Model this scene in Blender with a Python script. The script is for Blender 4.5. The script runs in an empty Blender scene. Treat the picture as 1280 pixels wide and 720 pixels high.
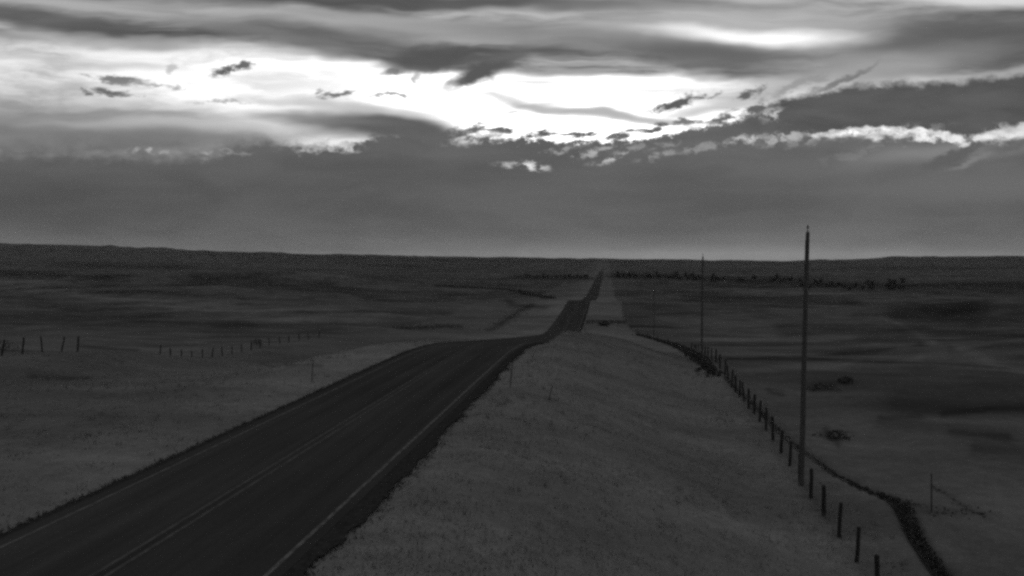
import bpy, math, random
import numpy as np
from mathutils import Vector

random.seed(7)
RNG = np.random.default_rng(11)
S = bpy.context.scene
COL = S.collection
R = math.radians

# ------------------------------------------------------------------ camera
F = 1100.0                      # focal length for a 1280 px wide frame
EYE = 34.0                      # eye height above the lowest land
YAW = math.atan2(119.0, F)      # camera looks this far left of the road
PITCH = math.atan2(40.0, F)     # and this far below level
cd = bpy.data.cameras.new('camera')
cd.sensor_width = 36.0
cd.lens = 36.0 * F / 1280.0
cd.clip_start = 0.3
cd.clip_end = 40000.0
cam = bpy.data.objects.new('camera', cd)
COL.objects.link(cam)
cam.location = (0, 0, EYE)
cam.rotation_euler = (math.pi / 2 - PITCH, 0, YAW)
S.camera = cam

# ------------------------------------------------------------------ render look
S.view_settings.view_transform = 'Standard'
S.view_settings.look = 'None'
S.view_settings.gamma = 1.0
S.view_settings.exposure = 0.0
S.view_settings.use_curve_mapping = False
S.render.engine = 'CYCLES'
S.cycles.use_denoising = False
S.cycles.use_adaptive_sampling = True      # keeps a little of the photograph's grain
S.cycles.adaptive_threshold = .2
S.cycles.adaptive_min_samples = 44
S.cycles.sample_clamp_indirect = .6
S.cycles.pixel_filter_type = 'BLACKMAN_HARRIS'
S.cycles.filter_width = 2.8
S.cycles.max_bounces = 2
S.cycles.volume_bounces = 0

# ------------------------------------------------------------------ sun (veiled by cloud, low ahead)
SUN_EL, SUN_AZ = R(10.0), -YAW + math.atan2(60, F)      # azimuth clockwise from +Y
sdir = Vector((math.sin(SUN_AZ) * math.cos(SUN_EL), math.cos(SUN_AZ) * math.cos(SUN_EL), math.sin(SUN_EL)))
ld = bpy.data.lights.new('sun', 'SUN')
ld.energy = 0.4
ld.angle = R(11)
ld.color = (1, 1, 1)
lo = bpy.data.objects.new('sun', ld)
COL.objects.link(lo)
lo.rotation_euler = sdir.to_track_quat('Z', 'Y').to_euler()
lo.location = (0, 0, EYE + 100)

# ------------------------------------------------------------------ world: dusk sky with cloud decks
W = bpy.data.worlds.new('World')
S.world = W
W.use_nodes = True
NT = W.node_tree
NT.nodes.clear()


class Nodes:
    def __init__(self, nt):
        self.nt = nt

    def new(self, t):
        return self.nt.nodes.new(t)

    def put(self, sock, v):
        if isinstance(v, bpy.types.NodeSocket):
            self.nt.links.new(v, sock)
        else:
            sock.default_value = v

    def m(self, op, a, b=0.0, c=0.0, clamp=False):
        n = self.new('ShaderNodeMath')
        n.operation = op
        n.use_clamp = clamp
        for i, v in enumerate((a, b, c)):
            self.put(n.inputs[i], v)
        return n.outputs[0]

    def v(self, op, a, b=(0, 0, 0), scale=None):
        n = self.new('ShaderNodeVectorMath')
        n.operation = op
        self.put(n.inputs[0], a)
        self.put(n.inputs[1], b)
        if scale is not None:
            self.put(n.inputs['Scale'], scale)
        return n.outputs['Value'] if op in ('DOT_PRODUCT', 'LENGTH') else n.outputs['Vector']

    def xyz(self, x, y, z=0.0):
        n = self.new('ShaderNodeCombineXYZ')
        for i, q in enumerate((x, y, z)):
            self.put(n.inputs[i], q)
        return n.outputs[0]

    def noise(self, vec, scale=1.0, detail=4.0, rough=0.55, dist=0.0, out='Fac', lac=2.0):
        n = self.new('ShaderNodeTexNoise')
        n.noise_dimensions = '3D'
        self.put(n.inputs['Vector'], vec)
        n.inputs['Scale'].default_value = scale
        n.inputs['Detail'].default_value = detail
        n.inputs['Roughness'].default_value = rough
        n.inputs['Distortion'].default_value = dist
        n.inputs['Lacunarity'].default_value = lac
        return n.outputs[out]

    def ramp(self, v, a, b, lo=0.0, hi=1.0, smooth=True):
        n = self.new('ShaderNodeMapRange')
        n.interpolation_type = 'SMOOTHSTEP' if smooth else 'LINEAR'
        n.clamp = True
        self.put(n.inputs[0], v)
        self.put(n.inputs[1], a)
        self.put(n.inputs[2], b)
        self.put(n.inputs[3], lo)
        self.put(n.inputs[4], hi)
        return n.outputs[0]

    def mix(self, a, b, f):
        n = self.new('ShaderNodeMix')
        n.data_type = 'FLOAT'
        self.put(n.inputs[0], f)
        self.put(n.inputs[2], a)
        self.put(n.inputs[3], b)
        return n.outputs[0]

    def mapping(self, vec, loc=(0, 0, 0), rot=(0, 0, 0), sc=(1, 1, 1), kind='POINT'):
        n = self.new('ShaderNodeMapping')
        n.vector_type = kind
        self.put(n.inputs[0], vec)
        if kind != 'NORMAL':
            n.inputs['Location'].default_value = loc
        n.inputs['Rotation'].default_value = rot
        n.inputs['Scale'].default_value = sc
        return n.outputs[0]

    def curve(self, x, pts, x0, x1, y0, y1):
        """piecewise smooth function of x through pts"""
        n = self.new('ShaderNodeFloatCurve')
        cu = n.mapping.curves[0]
        P = [((px - x0) / (x1 - x0), (py - y0) / (y1 - y0)) for px, py in pts]
        while len(cu.points) < len(P):
            cu.points.new(0.5, 0.5)
        for p, q in zip(cu.points, P):
            p.location = q
            p.handle_type = 'AUTO_CLAMPED'
        n.mapping.update()
        self.put(n.inputs['Value'], self.ramp(x, x0, x1, smooth=False))
        return self.m('MULTIPLY_ADD', n.outputs[0], y1 - y0, y0)


N = Nodes(NT)
tc = N.new('ShaderNodeTexCoord')
D = tc.outputs['Generated']
# azimuth / elevation of the view of the western sky, in hundredths of a focal length x 11
fx, fy = -math.sin(YAW), math.cos(YAW)
dF = N.v('DOT_PRODUCT', D, (fx, fy, 0))
dR = N.v('DOT_PRODUCT', D, (fy, -fx, 0))
dZ = N.v('DOT_PRODUCT', D, (0, 0, 1))
az0 = N.m('ARCTAN2', dR, dF)
az = N.m('MINIMUM', N.m('MAXIMUM', az0, -1.2), 1.2)
hyp = N.m('MAXIMUM', N.m('SQRT', N.m('ADD', N.m('MULTIPLY', dR, dR), N.m('MULTIPLY', dF, dF))), 0.06)
U = N.m('MULTIPLY_ADD', N.m('TANGENT', az), 11.0, 6.4)
V = N.m('SUBTRACT', 3.2, N.m('DIVIDE', N.m('MULTIPLY', dZ, 11.0), N.m('MULTIPLY', hyp, N.m('COSINE', az))))
P = N.xyz(U, V)


def warp(scale, amp, seed, detail=3.0, rough=0.55):
    c = N.noise(N.v('ADD', P, (seed, seed * 1.7, seed * .3)), 1.0, detail, rough, out='Color') if scale is None else \
        N.noise(N.mapping(P, loc=(seed, seed * 1.7, seed), sc=(scale[0], scale[1], 1)), 1.0, detail, rough, out='Color')
    d = N.v('MULTIPLY', N.v('SUBTRACT', c, (.5, .5, .5)), (amp[0], amp[1], 0))
    return N.v('ADD', P, d)


P_soft = warp((0.55, 1.6), (1.6, .34), 3.1)                # streaky sheets
P_rag = warp((2.2, 4.2), (.42, .26), 8.3, 6.0, .62)        # ragged scud
P_bil = warp((3.6, 6.0), (.36, .25), 5.7, 6.0, .68)         # cumulus edges


def blob(x, y, rx, ry, ang=0.0, soft=.5, p=None):
    q = N.mapping(P_soft if p is None else p, loc=(x, y, 0), rot=(0, 0, R(ang)), sc=(rx, ry, 1), kind='TEXTURE')
    return N.ramp(N.v('LENGTH', q), 1 + soft, max(0.0, 1 - soft))


def uv(p):
    n = N.new('ShaderNodeSeparateXYZ')
    N.put(n.inputs[0], p)
    return n.outputs[0], n.outputs[1]


# clear sky between the clouds
sky = N.new('ShaderNodeTexSky')
sky.sky_type = 'NISHITA'
sky.sun_disc = False
sky.sun_elevation = SUN_EL
sky.sun_rotation = SUN_AZ
sky.air_density = 1.0
sky.dust_density = 2.0
bw = N.new('ShaderNodeRGBToBW')
N.put(bw.inputs[0], sky.outputs[0])
clear = N.m('MULTIPLY', bw.outputs[0], 0.1)

cur = N.m('ADD', N.m('MULTIPLY', clear, .30), .42)
# thin lit veil round the hidden sun
cur = N.m('ADD', cur, N.m('MULTIPLY', blob(7.1, 1.28, 3.0, .62, 2, .95), .62))
cur = N.m('ADD', cur, N.m('MULTIPLY', blob(3.6, 1.08, 3.2, .38, 3, .95), .28))
thin = N.noise(N.mapping(P_soft, sc=(.6, 3.4, 1), rot=(0, 0, R(-3))), 1.0, 5, .6)
cur = N.m('MULTIPLY', cur, N.ramp(thin, .32, .62, .60, 1.12))


def after(p):
    """p again, but evaluated only once the layers so far are done (keeps the node graph's memory small)"""
    n = N.new('ShaderNodeVectorMath')
    n.operation = 'MULTIPLY_ADD'
    N.put(n.inputs[0], cur)
    n.inputs[1].default_value = (1e-7, 1e-7, 0)
    N.put(n.inputs[2], p)
    return n.outputs['Vector']


def lay(x, y, rx, ry, ang, soft, val, amt=1.0, p=None):
    global cur
    mk = blob(x, y, rx, ry, ang, soft, after(P_soft if p is None else p))
    cur = N.mix(cur, val, N.m('MULTIPLY', mk, amt) if amt != 1.0 else mk)


# grey veils low in the bright gap
lay(.9, 1.60, 2.9, .30, 3, .85, .16, .9)
lay(2.9, 1.60, 2.0, .09, 2, .8, .60, .7)
lay(1.5, 1.78, 1.9, .16, 0, .7, .19, .8)
lay(4.95, 1.62, 1.25, .25, 9, .6, .115)
lay(3.9, 1.50, .8, .07, 4, .8, .2, .8)
lay(7.3, 1.37, 1.3, .06, 7, .7, .30, .9)
lay(8.1, 1.47, .9, .05, 5, .8, .5, .8)
lay(6.3, 1.22, .8, .04, 3, .9, .6, .6)
for a in ((1.2, .82, 1.2, .05, 4, .9, .50, .6), (4.2, 1.32, 1.0, .05, 5, .9, .48, .7), (5.6, 1.38, .7, .04, 8, .9, .5, .7), (6.9, 1.08, 1.0, .035, 3, .9, .62, .7), (8.0, 1.16, .7, .05, -3, .9, .55, .6)):
    lay(*a)
# upper stratus sheet
ux, uy = uv(P_soft)
edge = N.curve(ux, [(-6, .5), (0, .56), (1.5, .60), (3.5, .70), (5.0, .88), (6.2, 1.0), (7.4, 1.05), (8.6, .98), (9.6, 1.04), (11, 1.02), (12.8, 1.0), (19, 1.1)], -6, 19, 0, 3)
up = N.ramp(N.m('SUBTRACT', edge, uy), -.08, .14)
st = N.noise(N.mapping(P_soft, loc=(3.3, 1.2, 0), rot=(0, 0, R(-5)), sc=(.33, 2.7, 1)), 1.0, 6, .58, .3)
st2 = N.noise(N.mapping(P_soft, loc=(9.3, 4.2, 0), rot=(0, 0, R(-7)), sc=(.9, 7.5, 1)), 1.0, 4, .55)
stv = N.m('ADD', N.m('MULTIPLY', st, .62), N.m('MULTIPLY', st2, .38))
sheet = N.ramp(stv, .37, .62, .085, .50)
cur = N.mix(cur, sheet, up)
# darker and lighter rolls in the sheet
lay(.75, .30, 1.5, .15, 11, .6, .095, .9)
lay(.2, .49, .45, .05, 6, .7, .13, .8)
lay(1.3, .56, 1.5, .06, 3, .8, .45, .6)
lay(3.4, .25, 2.6, .13, 5, .8, .42, .8)
lay(1.7, .20, 1.5, .04, 9, .9, .40, .7)
lay(5.9, .48, 1.2, .06, 5, .9, .30, .7)
lay(5.2, .31, 1.3, .09, 6, .8, .44, .85)
lay(1.1, .13, 1.2, .045, 8, .8, .44, .7)
lay(4.2, .55, 1.7, .17, 6, .7, .11, .85)
lay(2.6, .40, 1.2, .07, 7, .8, .22, .6)
lay(5.3, .03, 3.9, .10, 1, .7, .09, .9)
lay(7.5, .10, 1.4, .05, 2, .8, .10, .7)
lay(6.0, .36, 1.6, .10, 3, .8, .26, .6)
lay(8.1, .56, 1.5, .20, 3, .7, .13, .85)
lay(9.3, .34, 1.9, .26, 0, .9, .50, .85)
lay(8.8, .70, 1.15, .16, 4, .75, .115, .85)
lay(9.7, .46, 1.1, .08, 2, .9, 1.15)
lay(12.1, .56, 1.75, .33, -3, .6, .105, .93)
lay(12.3, .05, 1.2, .10, 4, .8, .75, .9)
lay(10.3, .98, 1.5, .16, -9, .9, .42, .7)
lay(12.5, .94, 1.0, .05, -6, .8, .40, .8)
# dark rolls hanging from the sheet
lay(5.35, .78, .60, .15, -6, .6, .09, .95, P_rag)
lay(6.02, .90, .50, .12, -27, .5, .10, 1, P_rag)
lay(6.35, .72, .3, .05, -12, .7, .14, .8, P_rag)
lay(4.88, .93, .14, .045, -14, .6, .15, .9, P_rag)
lay(5.24, .99, .05, .075, 30, .7, .3, .8, P_rag)
# grey veil fading the gap out towards the bank
lay(9.7, 1.17, 1.0, .17, -12, .95, .45, .85)
lay(9.1, 1.36, .8, .05, -8, .9, .55, .8)
# flat dark bank on the right
bx, by = uv(P_bil)
tope = N.curve(bx, [(6, 2.2), (9.0, 1.66), (9.4, 1.42), (9.8, 1.25), (10.3, 1.14), (10.8, 1.07), (11.4, 1.05), (12.0, 1.03), (12.8, .94), (19, .8)], 6, 19, 0, 3)
bote = N.curve(bx, [(6, 1.5), (9.0, 1.76), (9.8, 1.73), (10.4, 1.68), (11.0, 1.62), (11.6, 1.67), (12.0, 1.73), (12.4, 1.64), (12.8, 1.58), (19, 1.55)], 6, 19, 0, 3)
bank = N.m('MULTIPLY', N.ramp(N.m('SUBTRACT', by, tope), -.05, .07), N.ramp(N.m('SUBTRACT', bote, by), -.02, .05))
bankv = N.ramp(N.noise(N.mapping(P_soft, sc=(.8, 2.6, 1), loc=(1, 5, 0)), 1, 4, .5), .3, .7, .075, .115)
cur = N.mix(cur, bankv, bank)
lay(10.45, 1.02, .42, .035, -24, .6, .17, .85, P_rag)
# torn scud
scudn = N.m('MULTIPLY', N.m('SUBTRACT', N.noise(N.mapping(P_soft, loc=(1, 4, 0), rot=(0, 0, R(-14)), sc=(5, 11, 1)), 1, 6, .66), .5), 2.6)


def scud(x, y, rx, ry, ang, val, amt=1.0):
    global cur
    q = N.mapping(after(P_rag), loc=(x, y, 0), rot=(0, 0, R(ang)), sc=(rx * 1.35, ry * 1.5, 1), kind='TEXTURE')
    f_ = N.m('ADD', N.m('SUBTRACT', 1.0, N.v('LENGTH', q)), scudn)
    cur = N.mix(cur, val, N.m('MULTIPLY', N.ramp(f_, -.05, .75), amt))


for a in ((2.85, .92, .16, .05, -14, .13), (3.1, .85, .13, .035, -6, .15), (2.2, .88, .07, .05, -40, .45, .7), (1.5, 1.02, .34, .045, 5, .22), (2.0, 1.09, .3, .035, 4, .33, .8),
          (1.4, 1.18, .28, .05, 3, .16), (4.22, 1.18, .2, .045, 0, .2), (4.9, 1.2, .3, .03, 1, .28, .9), (2.8, 1.28, .32, .025, 3, .38, .8), (8.45, 1.31, .36, .06, -18, .11), (8.9, 1.21, .12, .02, -25, .3, .8),
          (9.36, 1.17, .16, .05, -22, .13), (6.4, 1.45, .08, .025, 0, .4, .8), (9.9, 1.1, .5, .05, -22, .28, .7), (5.9, 1.62, .24, .05, -6, .16), (6.3, 1.66, .2, .045, -4, .14), (6.75, 1.69, .25, .05, 2, .13),
          (7.3, 1.70, .2, .05, -6, .14), (7.8, 1.68, .2, .045, -10, .15), (8.2, 1.60, .2, .04, -14, .14), (8.55, 1.55, .16, .035, -10, .2), (9.0, 1.47, .2, .05, -14, .16), (9.4, 1.40, .2, .06, -18, .13), (7.0, 1.56, .1, .02, 0, .5, .6)):
    scud(*a)
# the long grey deck above the horizon
dx_, dy_ = uv(P_bil)
dtop = N.curve(dx_, [(-6, 1.9), (0, 1.84), (1.5, 1.86), (2.6, 1.88), (3.2, 1.76), (3.9, 1.84), (4.5, 1.78), (5.0, 1.66), (5.7, 1.66), (6.3, 1.72), (7.0, 1.76), (7.7, 1.76),
                     (8.2, 1.70), (8.7, 1.60), (9.2, 1.54), (9.6, 1.56), (10.2, 1.70), (10.9, 1.72), (11.6, 1.74), (12.8, 1.76), (19, 1.7)], -6, 19, 0, 3)
rim = N.noise(N.mapping(P, loc=(2, 7, 0), sc=(5, 8, 1)), 1, 5, .65)
dd_ = N.m('ADD', N.m('SUBTRACT', dy_, dtop), N.m('MULTIPLY', N.m('SUBTRACT', rim, .5), N.ramp(U, 2.5, 5.5, .10, .38)))
sft = N.ramp(U, 1.5, 4.5, .22, .05)
deck = N.ramp(dd_, N.m('MULTIPLY', sft, -1.0), sft)
dn = N.noise(N.mapping(P_soft, sc=(.5, 2.2, 1), loc=(4, 1, 0)), 1, 5, .55)
dv = N.curve(V, [(0, .10), (1.5, .115), (1.8, .115), (2.1, .108), (2.5, .100), (2.8, .110), (3.0, .130), (3.12, .150), (3.2, .175), (3.6, .15)], 0, 3.6, 0, .5)
dv = N.m('MULTIPLY', dv, N.ramp(dn, .3, .7, .86, 1.13))
dv = N.m('MULTIPLY', dv, N.ramp(U, 0.0, 9.0, .92, 1.12))
dv = N.m('ADD', dv, N.m('MULTIPLY', blob(9.0, 3.19, 2.2, .11, 0, .9, P), .06))
cur = N.mix(cur, dv, deck)
lay(11.9, 1.92, 1.2, .10, -5, .9, .24, .8)
lay(12.0, 2.32, 1.6, .18, -2, .9, .155, .7)
# lit gaps torn through its rim
for a in ((5.85, 1.73, .2, .03, -14, .8, .7, .9), (7.0, 1.88, .16, .025, -10, .8, .5, .9), (7.45, 1.91, .2, .03, -14, .8, .5, .9), (8.2, 1.95, .2, .025, -14, .8, .34, .9), (8.25, 1.83, .2, .025, -14, .8, .3, .8),
          (4.25, 1.84, .22, .045, 6, .7, .62, 1), (4.05, 1.87, .16, .035, 0, .7, .4, 1), (3.8, 1.89, .07, .035, -30, .6, .45, .9),
          (1.88, 1.90, .20, .022, 3, .8, .5, .9), (2.75, 1.92, .25, .018, 2, .8, .42, .9),
          (6.58, 2.09, .19, .035, 4, .6, .85, 1), (6.35, 2.04, .12, .02, 0, .8, .45, .9), (6.0, 1.74, .25, .05, -8, .7, .75, .9),
          (7.65, 1.98, .22, .03, -18, .7, .55, 1), (7.2, 1.95, .07, .03, 0, .7, .5, .9), (7.2, 1.84, .18, .035, -5, .8, .2, .8), (7.95, 1.86, .25, .03, -12, .8, .3, .7),
          (8.5, 1.90, .25, .03, -12, .8, .34, .8), (8.9, 1.84, .25, .03, -14, .8, .32, .8), (9.3, 1.76, .18, .045, -14, .7, .65, .95), (9.75, 1.73, .28, .05, -8, .7, .5, .9),
          (9.62, 1.46, .14, .05, -12, .7, .65, .9), (8.8, 1.57, .3, .03, -5, .7, .7, .9), (9.45, 1.52, .1, .07, 0, .8, .10, .8),
          (10.6, 1.70, .8, .045, -6, .7, .42, 1), (11.35, 1.67, .42, .042, 4, .5, 1.1, 1), (11.9, 1.76, .65, .036, 4, .6, .9, 1), (12.7, 1.71, .42, .042, -6, .6, .95, 1),
          (12.5, 1.63, .16, .05, 0, .7, .5, .8), (10.9, 1.86, .5, .035, -16, .8, .22, .7)):
    x, y, rx, ry, ang, soft, val, amt = a
    fine = N.ramp(N.noise(N.mapping(after(P_bil), loc=(x, 3, 0), sc=(6, 9, 1)), 1, 5, .62), .44, .60)
    mk = blob(x, y, rx * 1.15, ry * 1.3, ang, soft, after(P_bil))
    cur = N.mix(cur, val, N.m('MULTIPLY', N.m('MULTIPLY', mk, fine), amt))
for a in ((11.95, 1.95, .46, .06, -22, .5, .115, .95), (12.6, 1.82, .34, .07, -14, .6, .13, .9), (12.1, 2.02, .25, .03, -20, .8, .24, .7), (10.4, 1.76, .6, .05, -8, .8, .14, .7)):
    lay(*a, p=P_rag)
# away from this quarter of the sky: even broken overcast
d_up = N.v('DIVIDE', D, N.xyz(N.m('ADD', N.m('ABSOLUTE', dZ), .18), N.m('ADD', N.m('ABSOLUTE', dZ), .18), 1.0))
ov = N.ramp(N.noise(N.mapping(d_up, sc=(1.2, 2.4, .5)), 1, 5, .55), .35, .68, .13, .34)
far = N.m('MAXIMUM', N.ramp(N.m('ABSOLUTE', az0), .75, 1.15), N.ramp(V, -1.5, -5.0))
cur = N.mix(cur, ov, far)
# ground side of the world never shows
bg = N.new('ShaderNodeBackground')
rgb = N.new('ShaderNodeCombineColor')
cv = N.m('MULTIPLY', cur, 10.0)
for i in range(3):
    N.put(rgb.inputs[i], cv)
N.put(bg.inputs['Color'], rgb.outputs[0])
bg.inputs['Strength'].default_value = 0.1
ow = N.new('ShaderNodeOutputWorld')
N.put(ow.inputs['Surface'], bg.outputs[0])
W.cycles.sampling_method = 'MANUAL'
W.cycles.sample_map_resolution = 512

# ------------------------------------------------------------------ terrain shape (heights are relative to the eye)
ROADX = -10.8


def sm(t):
    t = np.clip(t, 0, 1)
    return t * t * (3 - 2 * t)


def _hash(ix, iy, s):
    h = (ix.astype(np.int64) * 374761393 + iy.astype(np.int64) * 668265263 + s * 1442695041) & 0xFFFFFFFF
    h = ((h ^ (h >> 13)) * 1274126177) & 0xFFFFFFFF
    return ((h ^ (h >> 16)) & 0xFFFF) / 32767.5 - 1.0


def vn(x, y, s=0):
    ix, iy = np.floor(x), np.floor(y)
    f, g = x - ix, y - iy
    f = f * f * f * (f * (f * 6 - 15) + 10)
    g = g * g * g * (g * (g * 6 - 15) + 10)
    a, b = _hash(ix, iy, s), _hash(ix + 1, iy, s)
    c, d = _hash(ix, iy + 1, s), _hash(ix + 1, iy + 1, s)
    return (a + (b - a) * f) * (1 - g) + (c + (d - c) * f) * g


def fbm(x, y, s=0, o=4, g=.5):
    t, a, n = 0, 1, 0
    for i in range(o):
        t = t + a * vn(x, y, s + i * 17)
        n += a
        a *= g
        x, y = x * 2.03 + 3.7, y * 2.03 + 1.3
    return t / n


_py = [-4000, -100, 0, 20, 50, 66, 76, 88, 100, 125, 155, 180, 205, 225, 250, 297, 338, 356, 385, 430, 480, 540, 640, 900, 1400, 1900, 2500, 4000, 9000]
_pz = [-6.5, -6.6, -6.8, -6.95, -7.1, -7.2, -7.7, -8.7, -9.8, -11.9, -14.3, -16.4, -18.3, -19.0, -19.0, -18.4, -17.3, -17.9, -20.2, -22.6, -24.4, -26.5, -29, -29.5, -30, -30, -30, -30, -30]
_gy = np.concatenate([np.linspace(-200, 700, 1801), np.linspace(701, 9000, 1500)])
_gz = np.interp(_gy, _py, _pz)
_k = np.hanning(27)
_k /= _k.sum()
_nz = np.convolve(np.pad(_gz[:1801], 13, mode='edge'), _k, 'valid')
_gz[:1790] = _nz[:1790]


def prof(y):
    return np.interp(y, _gy, _gz)


_skx = np.array([-1800, -400, 0, 60, 150, 300, 480, 640, 760, 880, 960, 1000, 1060, 1110, 1200, 1280, 1700, 3000], float)
_sky = np.array([296, 300, 305, 306.5, 309, 315, 319.5, 322, 324, 325, 326, 326, 324, 321.5, 320.5, 320, 316, 306], float)


def H(x, y):
    x = np.asarray(x, float)
    y = np.asarray(y, float)
    r = np.hypot(x, y) + 1e-6
    cor0 = sm((np.abs(x + 4) - 22) / 90.0)
    p = prof(y + cor0 * sm((r - 120) / 150) * 75 * fbm(x / 150, y / 260, 77, 2))
    # falling verge between the road and the right hand fence
    dv_ = np.interp(y, [0, 25, 50, 67, 86, 150, 260, 330, 600], [-3.6, -3.5, -2.9, -2.9, -1.5, -1.6, -.4, -.3, 0])
    nat = p + dv_ * sm((x + 5.5) / 13.0)
    # low bank on the crest beside the road
    nat = nat + 1.25 * np.exp(-((y - 97) / 24) ** 2) * sm((x + 6.3) / 2.2) * (1 - sm((x - 1) / 8))
    # rolling pasture
    cor = sm((np.abs(x + 4) - 15) / 40.0)          # keep the road corridor smooth
    nat = nat + cor * (.8 * fbm(x / 26, y / 20, 3, 3) * sm((r - 25) / 40) + 2.6 * fbm(x / 130, y / 75, 9, 3) * sm((r - 60) / 200)
                       + 8.0 * fbm(x / 420, y / 230, 21, 3) * sm((r - 250) / 700))
    nat = nat + .12 * fbm(x / 3.1, y / 3.1, 5, 3) * sm((np.abs(x - ROADX) - 5.5) / 3)
    # knolls on the right
    for kx, ky, a, sx, sy in ((66, 128, 2.6, 22, 16), (150, 300, 4.5, 50, 22), (-95, 190, 3.0, 60, 25), (40, 110, -1.0, 16, 24), (-54, 106, -1.9, 26, 13), (-54, 78, -.6, 26, 12), (-56, 130, -.6, 26, 12), (-300, 560, 7, 130, 60), (-420, 900, 12, 240, 90)):
        nat = nat + cor * a * np.exp(-((x - kx) / sx) ** 2 - ((y - ky) / sy) ** 2)
    # hollow between the road bank and the left fence
    la = np.interp(y, [40, 60, 75, 84, 93, 103, 115, 130, 160, 200], [-7.2, -7.5, -8.2, -9.1, -10.2, -11.9, -12.6, -13.1, -14.9, -17.6])
    lb = np.interp(y, [40, 60, 75, 90, 103, 130, 160, 200], [-7.4, -8.0, -9.4, -10.7, -11.8, -13.1, -14.8, -17.6])
    lw = sm((-19 - x) / 10) * sm((x + 95) / 30) * sm((y - 40) / 20) * (1 - sm((y - 150) / 45))
    nat = nat * (1 - lw) + lw * (la - np.interp(y, [70, 84, 100, 112, 130, 150], [.5, .5, .95, .8, .5, .2]) + (lb - la - .3) * sm((x + 50) / 13) + .15 * fbm(x / 9, y / 9, 15, 3))
    # far hills carry the skyline
    a = np.arctan2(x * fy - y * fx, x * fx + y * fy)
    px = 640 + F * np.tan(np.clip(a, -1.2, 1.2))
    el = (320 - np.interp(px, _skx, _sky)) / F * np.cos(np.clip(a, -1.2, 1.2))
    top = el * 5600
    t = sm((r - 900) / 4700)
    hill = -29 + (top + 29) * t ** 1.25
    amp = 13 * sm((r - 900) / 2500) * (1 - .72 * sm((r - 4300) / 1300))
    amp = amp * np.interp(px, [0, 500, 760, 1000], [1.25, .8, .5, .7])
    hill = hill + amp * fbm(x / 900 + y / 2600, y / 430, 33, 4, .55)
    # knobbly skyline crest
    hill = hill + sm((r - 4800) / 800) * np.interp(px, [0, 300, 640, 1000, 1280], [16, 13, 9, 8, 9]) * fbm(px / 34, r / 900, 41, 4, .6)
    hill = hill - 90 * sm((r - 5700) / 1900)
    w = sm((r - 900) / 900)
    return nat * (1 - w) + hill * w


def road_z(y):
    return prof(y)


def HF(x, y):
    """land with the road bench cut in"""
    h = H(x, y)
    r = np.hypot(x, y)
    b = 1 - sm((np.abs(x - ROADX) - 4.8) / 1.5)
    b = b * (1 - sm((r - 1850) / 200))
    return h * (1 - b) + (prof(y) - .05) * b


cy_, sy_ = math.cos(YAW), math.sin(YAW)
cp_, sp_ = math.cos(PITCH), math.sin(PITCH)


def ray(px, py):
    r_, u_ = (px - 640) / F, (360 - py) / F
    f_ = cp_ + u_ * sp_
    z_ = -sp_ + u_ * cp_
    x = r_ * cy_ - f_ * sy_
    y = r_ * sy_ + f_ * cy_
    return np.array([x, y, z_])


_rr = np.exp(np.linspace(math.log(8), math.log(5600), 5000))


def ground_at(px, py):
    """where the land lies in a given direction"""
    d = ray(px, py)
    s = _rr / math.hypot(d[0], d[1])
    hz = HF(d[0] * s, d[1] * s)
    below = np.nonzero(d[2] * s < hz)[0]
    i = below[0] if len(below) else len(s) - 1
    x, y = d[0] * s[i], d[1] * s[i]
    return float(x), float(y)


def gz(x, y):
    return float(HF(np.array([x]), np.array([y]))[0]) + EYE


# ------------------------------------------------------------------ materials
def mat(name):
    m = bpy.data.materials.new(name)
    m.use_nodes = True
    m.node_tree.nodes.clear()
    n = Nodes(m.node_tree)
    b = n.new('ShaderNodeBsdfPrincipled')
    o = n.new('ShaderNodeOutputMaterial')
    n.put(o.inputs['Surface'], b.outputs[0])
    b.inputs['Specular IOR Level'].default_value = .2
    return m, n, b


def grey(n, v):
    c = n.new('ShaderNodeCombineColor')
    for i in range(3):
        n.put(c.inputs[i], v)
    return c.outputs[0]


def simple(name, val, var=.35, scale=6.0, rough=.85, stretch=(1, 1, 1), bump=.0):
    m, n, b = mat(name)
    t = n.new('ShaderNodeTexCoord')
    v = n.mapping(t.outputs['Object'], sc=stretch)
    f = n.noise(v, scale, 5, .6)
    n.put(b.inputs['Base Color'], grey(n, n.ramp(f, .3, .7, val * (1 - var), val * (1 + var), False)))
    b.inputs['Roughness'].default_value = rough
    if bump:
        bp = n.new('ShaderNodeBump')
        bp.inputs['Strength'].default_value = bump
        bp.inputs['Distance'].default_value = .02
        n.put(bp.inputs['Height'], f)
        n.put(b.inputs['Normal'], bp.outputs[0])
    return m


# land: dry grass whose cover differs from place to place
M_land, n, b = mat('dry_grassland')
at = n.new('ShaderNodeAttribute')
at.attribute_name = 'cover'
geo = n.new('ShaderNodeNewGeometry')
pos = geo.outputs['Position']
f1 = n.noise(pos, 1.7, 5, .65)
f2 = n.noise(n.mapping(pos, sc=(.11, .19, .1)), 1.0, 5, .6, .6)
f3 = n.noise(n.mapping(pos, sc=(.012, .022, .01)), 1.0, 5, .6, .5)
f4 = n.noise(pos, 9.0, 3, .7)
k = n.m('MULTIPLY', n.ramp(f1, .3, .7, .84, 1.16, False), n.ramp(f2, .3, .7, .80, 1.18, False))
k = n.m('MULTIPLY', k, n.ramp(f3, .32, .68, .80, 1.18, False))
k = n.m('MULTIPLY', k, n.ramp(f4, .3, .7, .82, 1.18, False))
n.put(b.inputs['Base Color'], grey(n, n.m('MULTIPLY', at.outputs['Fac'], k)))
b.inputs['Roughness'].default_value = 1.0
b.inputs['Specular IOR Level'].default_value = 0.0
bp = n.new('ShaderNodeBump')
bp.inputs['Strength'].default_value = .3
bp.inputs['Distance'].default_value = .08
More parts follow.
